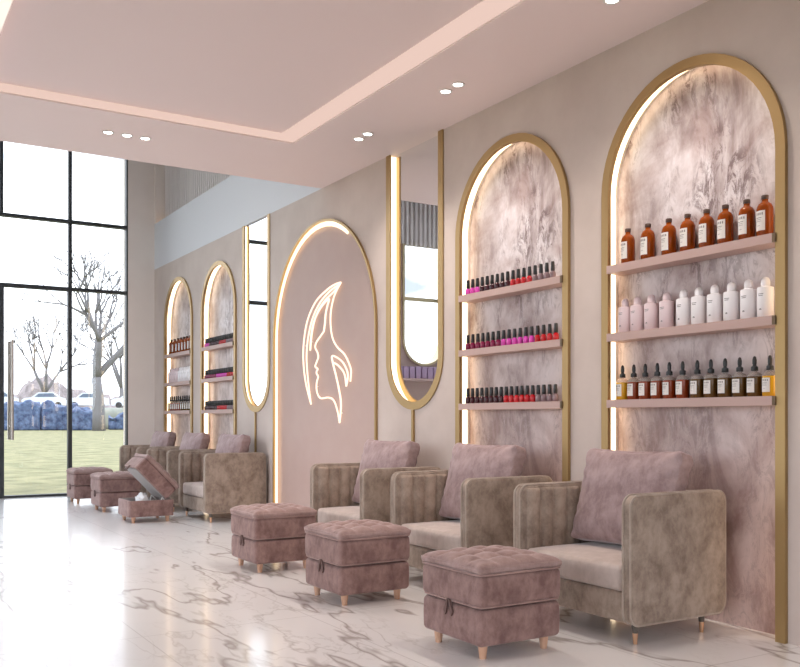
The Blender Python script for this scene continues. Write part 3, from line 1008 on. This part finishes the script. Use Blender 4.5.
# ------------------------------------------------------------------ armchairs
def armchair(label, loc):
    """open side faces -X; origin at the floor under the middle of the front edge"""
    t = thing('armchair', label, 'armchair', loc, 0, 'taupe velvet armchairs along the right wall')
    L, W, Z0, Z1, TH = .652, .86, .095, .694, .066
    zc, hh = (Z0 + Z1) / 2, Z1 - Z0
    prof = [(x + L / 2, z + zc) for x, z in rrect(L, hh, .055, 8)]
    for s in (-1, 1):
        yo, yi = s * W / 2, s * (W / 2 - TH)
        bm = bmesh.new()
        cxp, czp = L / 2, zc
        rings = []
        b_ = .012
        for y, ins in ((yo, b_), (yo - s * b_ * .3, b_ * .3), (yo - s * b_, 0), (yi + s * b_, 0), (yi + s * b_ * .3, b_ * .3), (yi, b_)):
            rings.append([bm.verts.new((cxp + (x - cxp) * (1 - ins / (L / 2)), y, czp + (z - czp) * (1 - ins / (hh / 2)))) for x, z in prof])
        n = len(prof)
        for A_, B_ in zip(rings, rings[1:]):
            for k in range(n):
                bm.faces.new((A_[k], A_[(k + 1) % n], B_[(k + 1) % n], B_[k]))
        bm.faces.new(rings[0]); bm.faces.new(rings[-1])
        arm = obj('armrest', bm, M['taupe'], t, True)
        bm = bmesh.new()
        for y in (yo - s * .010, yi + s * .010):
            tube(bm, [(cxp + (x - cxp) * 1.004, y, czp + (z - czp) * 1.004) for x, z in prof], .0055, 6, True)
        obj('piping', bm, M['taupe_pipe'], arm, 'all')
        # channel-quilted inner face
        bm = bmesh.new()
        nch, x0, x1 = 5, .035, .50
        wch = (x1 - x0) / nch
        cols = []
        NS = 10
        for i in range(nch * NS + 1):
            x = x0 + (x1 - x0) * i / (nch * NS)
            f = (i % NS) / NS
            bulge = .023 * (math.sin(PI * f) ** .45) + .001
            cols.append((x, bulge))
        zt, zb = Z1 - .016, .24
        grid = []
        for x, bl in cols:
            col = []
            for j, (z, k_) in enumerate(((zb, 1), (zt - .02, 1), (zt - .006, .7), (zt, 0))):
                col.append(bm.verts.new((x, yi - s * bl * k_, z)))
            grid.append(col)
        for A_, B_ in zip(grid, grid[1:]):
            for j in range(3):
                bm.faces.new((A_[j], A_[j + 1], B_[j + 1], B_[j]))
        obj('channel_padding', bm, M['taupe'], arm, 'all')
    # back
    bk = soft_box(.10, W - 2 * TH - .004, Z1 - .01 - Z0, .03, 10, None, (L - .055, 0, (Z0 + Z1 - .01) / 2))
    obj('backrest', bk, M['taupe'], t, 'all')
    # base rail
    obj('seat_base', soft_box(L - .13, W - 2 * TH - .004, .145, .018, 10, None, (.022 + (L - .13) / 2, 0, .1695)), M['taupe'], t, 'all')
    def crown(u, v, w, p):
        if w > .5: p.z += .016 * (1 - u * u) * (1 - v * v)
        p.x += .010 * (1 - v * v) * (-1 if u < -.5 else 0) * (1 - w * w)
        return p
    sc = obj('seat_cushion', soft_box(L - .12, W - 2 * TH - .036, .122, .024, 14, crown, (.014 + (L - .12) / 2, 0, .303)), M['seat_lit'], t, 'all')
    # loose back cushion leaning on the back
    CWD, CHT, CTH = .665, .50, .20
    def puff(u, v, w, p):
        k = (1 - v ** 4) * (1 - w ** 4)
        p.x = p.x * (.52 + .50 * k)
        c = abs(v * w) ** 3
        p.y *= 1 - .035 * (1 - abs(w)) + .02 * c
        p.z *= 1 - .030 * (1 - abs(v)) + .02 * c
        e = max(abs(v), abs(w))
        if e > .55:                        # gathers radiating from the corners
            ang = math.atan2(w * .8, v)
            p.x += .0055 * math.sin(ang * 30) * (e - .55) / .45 * min(1, abs(v * w) * 2.2)
        return p
    cush = soft_box(CTH, CWD, CHT, .035, 36, puff)
    bmesh.ops.rotate(cush, verts=cush.verts, cent=(0, 0, 0), matrix=Matrix.Rotation(math.radians(15), 3, 'Y'))
    bmesh.ops.translate(cush, verts=cush.verts, vec=(.415, -0.008, .635))
    obj('back_cushion', cush, M['mauve'], t, 'all')
    for sx in (.072, L - .125):
        for sy in (-1, 1):
            bm = bmesh.new()
            lathe(bm, [(.0125, .052), (.019, Z0 + .004)], 14, 0, sx, sy * (W / 2 - .05))
            lg = obj('leg', bm, M['leg_dark'], t, True)
            bm = bmesh.new()
            lathe(bm, [(.0085, 0), (.0095, .002), (.0135, .0515)], 14, 0, sx, sy * (W / 2 - .05))
            obj('leg_tip', bm, M['brass'], lg, True)
    return t
FX = 3.052
armchair('taupe velvet armchair nearest the camera, before the niche of amber bottles', (FX, 3.385, 0))
armchair('taupe velvet armchair before the near nail polish niche', (FX, 4.67, 0))
armchair('taupe velvet armchair under the near tall mirror, third from the camera', (FX, 5.885, 0))
armchair('taupe velvet armchair under the far tall mirror, beside the neon arch', (FX, 9.14, 0))
armchair('taupe velvet armchair second from the window, partly hidden by the open ottoman', (FX, 10.375, 0))
armchair('taupe velvet armchair in the far corner, closest to the glass wall', (FX, 11.63, 0))

# ------------------------------------------------------------------ outside
M['grass'] = mottled('lawn_grass', (0.13, 0.13, 0.055), (0.29, 0.27, 0.14), 1.6, 0.95, 8, p=(0.35, 0.66))
M['bark'] = plain('hazed_bark', (0.17, 0.165, 0.175), 0.9)  # bark set pale, outdoor haze put into its colour
M['hedge'] = mottled('winter_hedge', (0.24, 0.21, 0.22), (0.36, 0.32, 0.33), 2, 0.95)
M['blue'] = mottled('blue_tarpaulin', (0.012, 0.03, 0.10), (0.11, 0.17, 0.30), 2.6, 0.6, 8)
M['van_white'] = plain('pale_paint', (0.62, 0.66, 0.72), 0.4)
M['van_glass'] = plain('dark_glass', (0.10, 0.14, 0.2), 0.2)
M['bank'] = mottled('rough_bank', (0.20, 0.22, 0.20), (0.30, 0.31, 0.27), .4, 0.95)
struct('ground_outside', bx(-150, 190, FY + .26, 420, -.12, -.03), M['grass'])
struct('ground_strip', bx(-150, 190, FY + .021, FY + .259, -.12, -.03), M['smooth_plaster'])
struct('ground_left', bx(-150, LX - .21, -40, FY + .02, -.12, -.03), M['grass'])
struct('ground_back', bx(LX - .2, 60, -40, BY - .12, -.12, -.03), M['grass'])

def dirpt(px, dist):
    """a point on the lawn, seen through the window at bearing px, dist metres out"""
    a = math.atan((px - 400) / 901.0) + YAW
    return math.sin(a) * dist, math.cos(a) * dist

def tree(label, px, dist, height, trunk_r, seed, lean=0.0, depth=6, sp=.62):
    rr = random.Random(seed)
    x, y = dirpt(px, dist)
    t = thing('bare_tree', label, 'tree', (x, y, -.03), 0, 'bare trees beyond the lawn')
    tb = bmesh.new(); cb = bmesh.new()
    def grow(bm, p, d, length, r, lvl):
        pts = [p]; q = p
        for i in range(3):
            d = (d + Vector((rr.uniform(-.14, .14), rr.uniform(-.14, .14), rr.uniform(-.02, .12)))).normalized()
            q = q + d * length / 3; pts.append(q)
        tube(bm, pts, r, 5 if lvl > 1 else 8, False, r * .68)
        if lvl >= depth:
            return
        for k in range(3 if lvl < 3 else 2 + (rr.random() < .5)):
            a = rr.uniform(0, 2 * PI)
            tilt = rr.uniform(.35, .85) if k else rr.uniform(.1, .4)
            ax = d.orthogonal().normalized(); ax = Matrix.Rotation(a, 3, d) @ ax
            nd = (Matrix.Rotation(tilt, 3, ax) @ d)
            nd.z = max(nd.z, -.05) + .10; nd.normalize()
            grow(cb, q, nd, length * rr.uniform(.66, .84), r * rr.uniform(.5, .68), lvl + 1)
    grow(tb, Vector((0, 0, 0)), Vector((lean, 0, 1)).normalized(), height * .27, trunk_r, 0)
    obj('trunk', tb, M['bark'], t, 'all'); obj('branches', cb, M['bark'], t, 'all')
tree('large bare tree with thick forked trunk behind the right window panes', 99, 84, 17.5, .60, 11)
tree('smaller bare tree standing behind the white cars, seen through the glass door', 43, 120, 16, .42, 5)
tree('slim bare tree at the right edge of the window, behind the large one', 121, 165, 24, .5, 23)

def blob(name, px, dist, wx, wy, hz, m, label, cat, seed, rough=.2, grp=None):
    x, y = dirpt(px, dist)
    bm = bmesh.new()
    bmesh.ops.create_icosphere(bm, subdivisions=4, radius=1)
    for v in bm.verts:
        n_ = 1 + rough * noise.noise(v.co * 4 + Vector((seed, 0, 0))) + rough * .6 * noise.noise(v.co * 11)
        v.co = Vector((v.co.x * wx * n_, v.co.y * wy * n_, max(v.co.z, 0) * hz * n_))
    o = obj(name, bm, m, None, False, loc=(x, y, -.03))
    return tag(o, label, cat, grp)
blob('bush', 43, 128, 4.0, 3.0, 6.6, M['hedge'], 'rounded purple-grey winter bush behind the white cars', 'bush', 4, .15)
for i, (px, lab) in enumerate(((5, 'far treeline clump at the left edge of the glass door'), (82, 'far treeline clump between the door and the large tree'), (112, 'far treeline clump right of the large tree'), (140, 'far treeline clump behind the window corner'))):
    blob('distant_bush', px, 170 + 14 * i, 10, 4, 5.0 + (i % 2), M['hedge'], lab, 'bush', i * 7, .25, 'distant treeline')
# blue covered stalls
for i, (px, dist, w_, h_, lab) in enumerate(((2, 92, 3.4, 2.3, 'leftmost blue covered crate stack on the lawn edge'),
                                       (21, 90, 3.3, 2.5, 'blue covered crate stack under the white cars, second from left'),
                                       (41, 92, 3.3, 2.3, 'blue covered crate stack left of the door frame'),
                                       (60, 90, 3.2, 2.4, 'blue covered crate stack against the door frame'),
                                       (82, 88, 2.2, 1.8, 'blue covered crate stack just left of the large tree'),
                                       (118, 92, 1.8, 1.5, 'small blue crate stack right of the large tree'))):
    x, y = dirpt(px, dist)
    def rag(u, v, w, p, s=i):
        p += Vector((0, .15 * noise.noise(p * 1.8), (.75 if w > .5 else 0) * noise.noise(Vector((p.x * 1.1, p.y, s * 5)))))
        return p
    bm = soft_box(w_, 1.6, h_, .15, 14, rag, (0, 0, h_ / 2))
    st = obj('covered_crates', bm, M['blue'], None, 'all', loc=(x, y, -.03))
    st.rotation_euler = (0, 0, -math.atan2(x, y))
    tag(st, lab, 'crates', 'blue crates at the end of the lawn')
# rough bank behind the crates
x, y = dirpt(70, 100)
bk = obj('grass_bank', soft_box(60, 6, 2.4, .8, 16, None, (0, 0, 1.0)), M['bank'], None, 'all', loc=(x, y, -.03))
bk.rotation_euler = (0, 0, -math.atan2(x, y))
tag(bk, kind='structure')
def car(px, dist, z, lab):
    x, y = dirpt(px, dist)
    t = thing('parked_car', lab, 'car', (x, y, z), -math.atan2(x, y), 'cars parked behind the bank')
    body = [(-2.1, .3), (-2.15, .8), (-1.9, 1.0), (-1.2, 1.1), (-.6, 1.6), (.9, 1.65), (1.6, 1.15), (2.1, 1.0), (2.15, .3)]
    bm = bmesh.new()
    a = [bm.verts.new((px_, -.85, pz)) for px_, pz in body]; b = [bm.verts.new((px_, .85, pz)) for px_, pz in body]
    bm.faces.new(a); bm.faces.new(b[::-1])
    for i in range(len(a)):
        bm.faces.new((a[i], b[i], b[(i + 1) % len(a)], a[(i + 1) % len(a)]))
    obj('car_body', bm, M['van_white'], t)
    bm = bmesh.new()
    wv = [(-.95, 1.13), (-.5, 1.5), (.85, 1.53), (1.3, 1.15)]
    a = [bm.verts.new((px_, -.87, pz)) for px_, pz in wv]; b = [bm.verts.new((px_, .87, pz)) for px_, pz in wv]
    bm.faces.new(a); bm.faces.new(b[::-1])
    for i in range(4):
        bm.faces.new((a[i], b[i], b[(i + 1) % 4], a[(i + 1) % 4]))
    obj('side_window', bm, M['van_glass'], t)
    for wx_ in (-1.35, 1.35):
        bm = bmesh.new()
        tube(bm, [(wx_, -.88, .33), (wx_, .88, .33)], .33, 14)
        obj('wheel', bm, M['black_plastic'], t)
car(-4, 101, 2.15, 'white car on the bank at the left edge of the glass door')
car(44, 101, 2.15, 'white car on the bank below the rounded bush')
car(88, 101, 2.15, 'pale car on the bank half behind the large tree')
car(132, 101, 2.15, 'pale car on the bank right of the large tree')
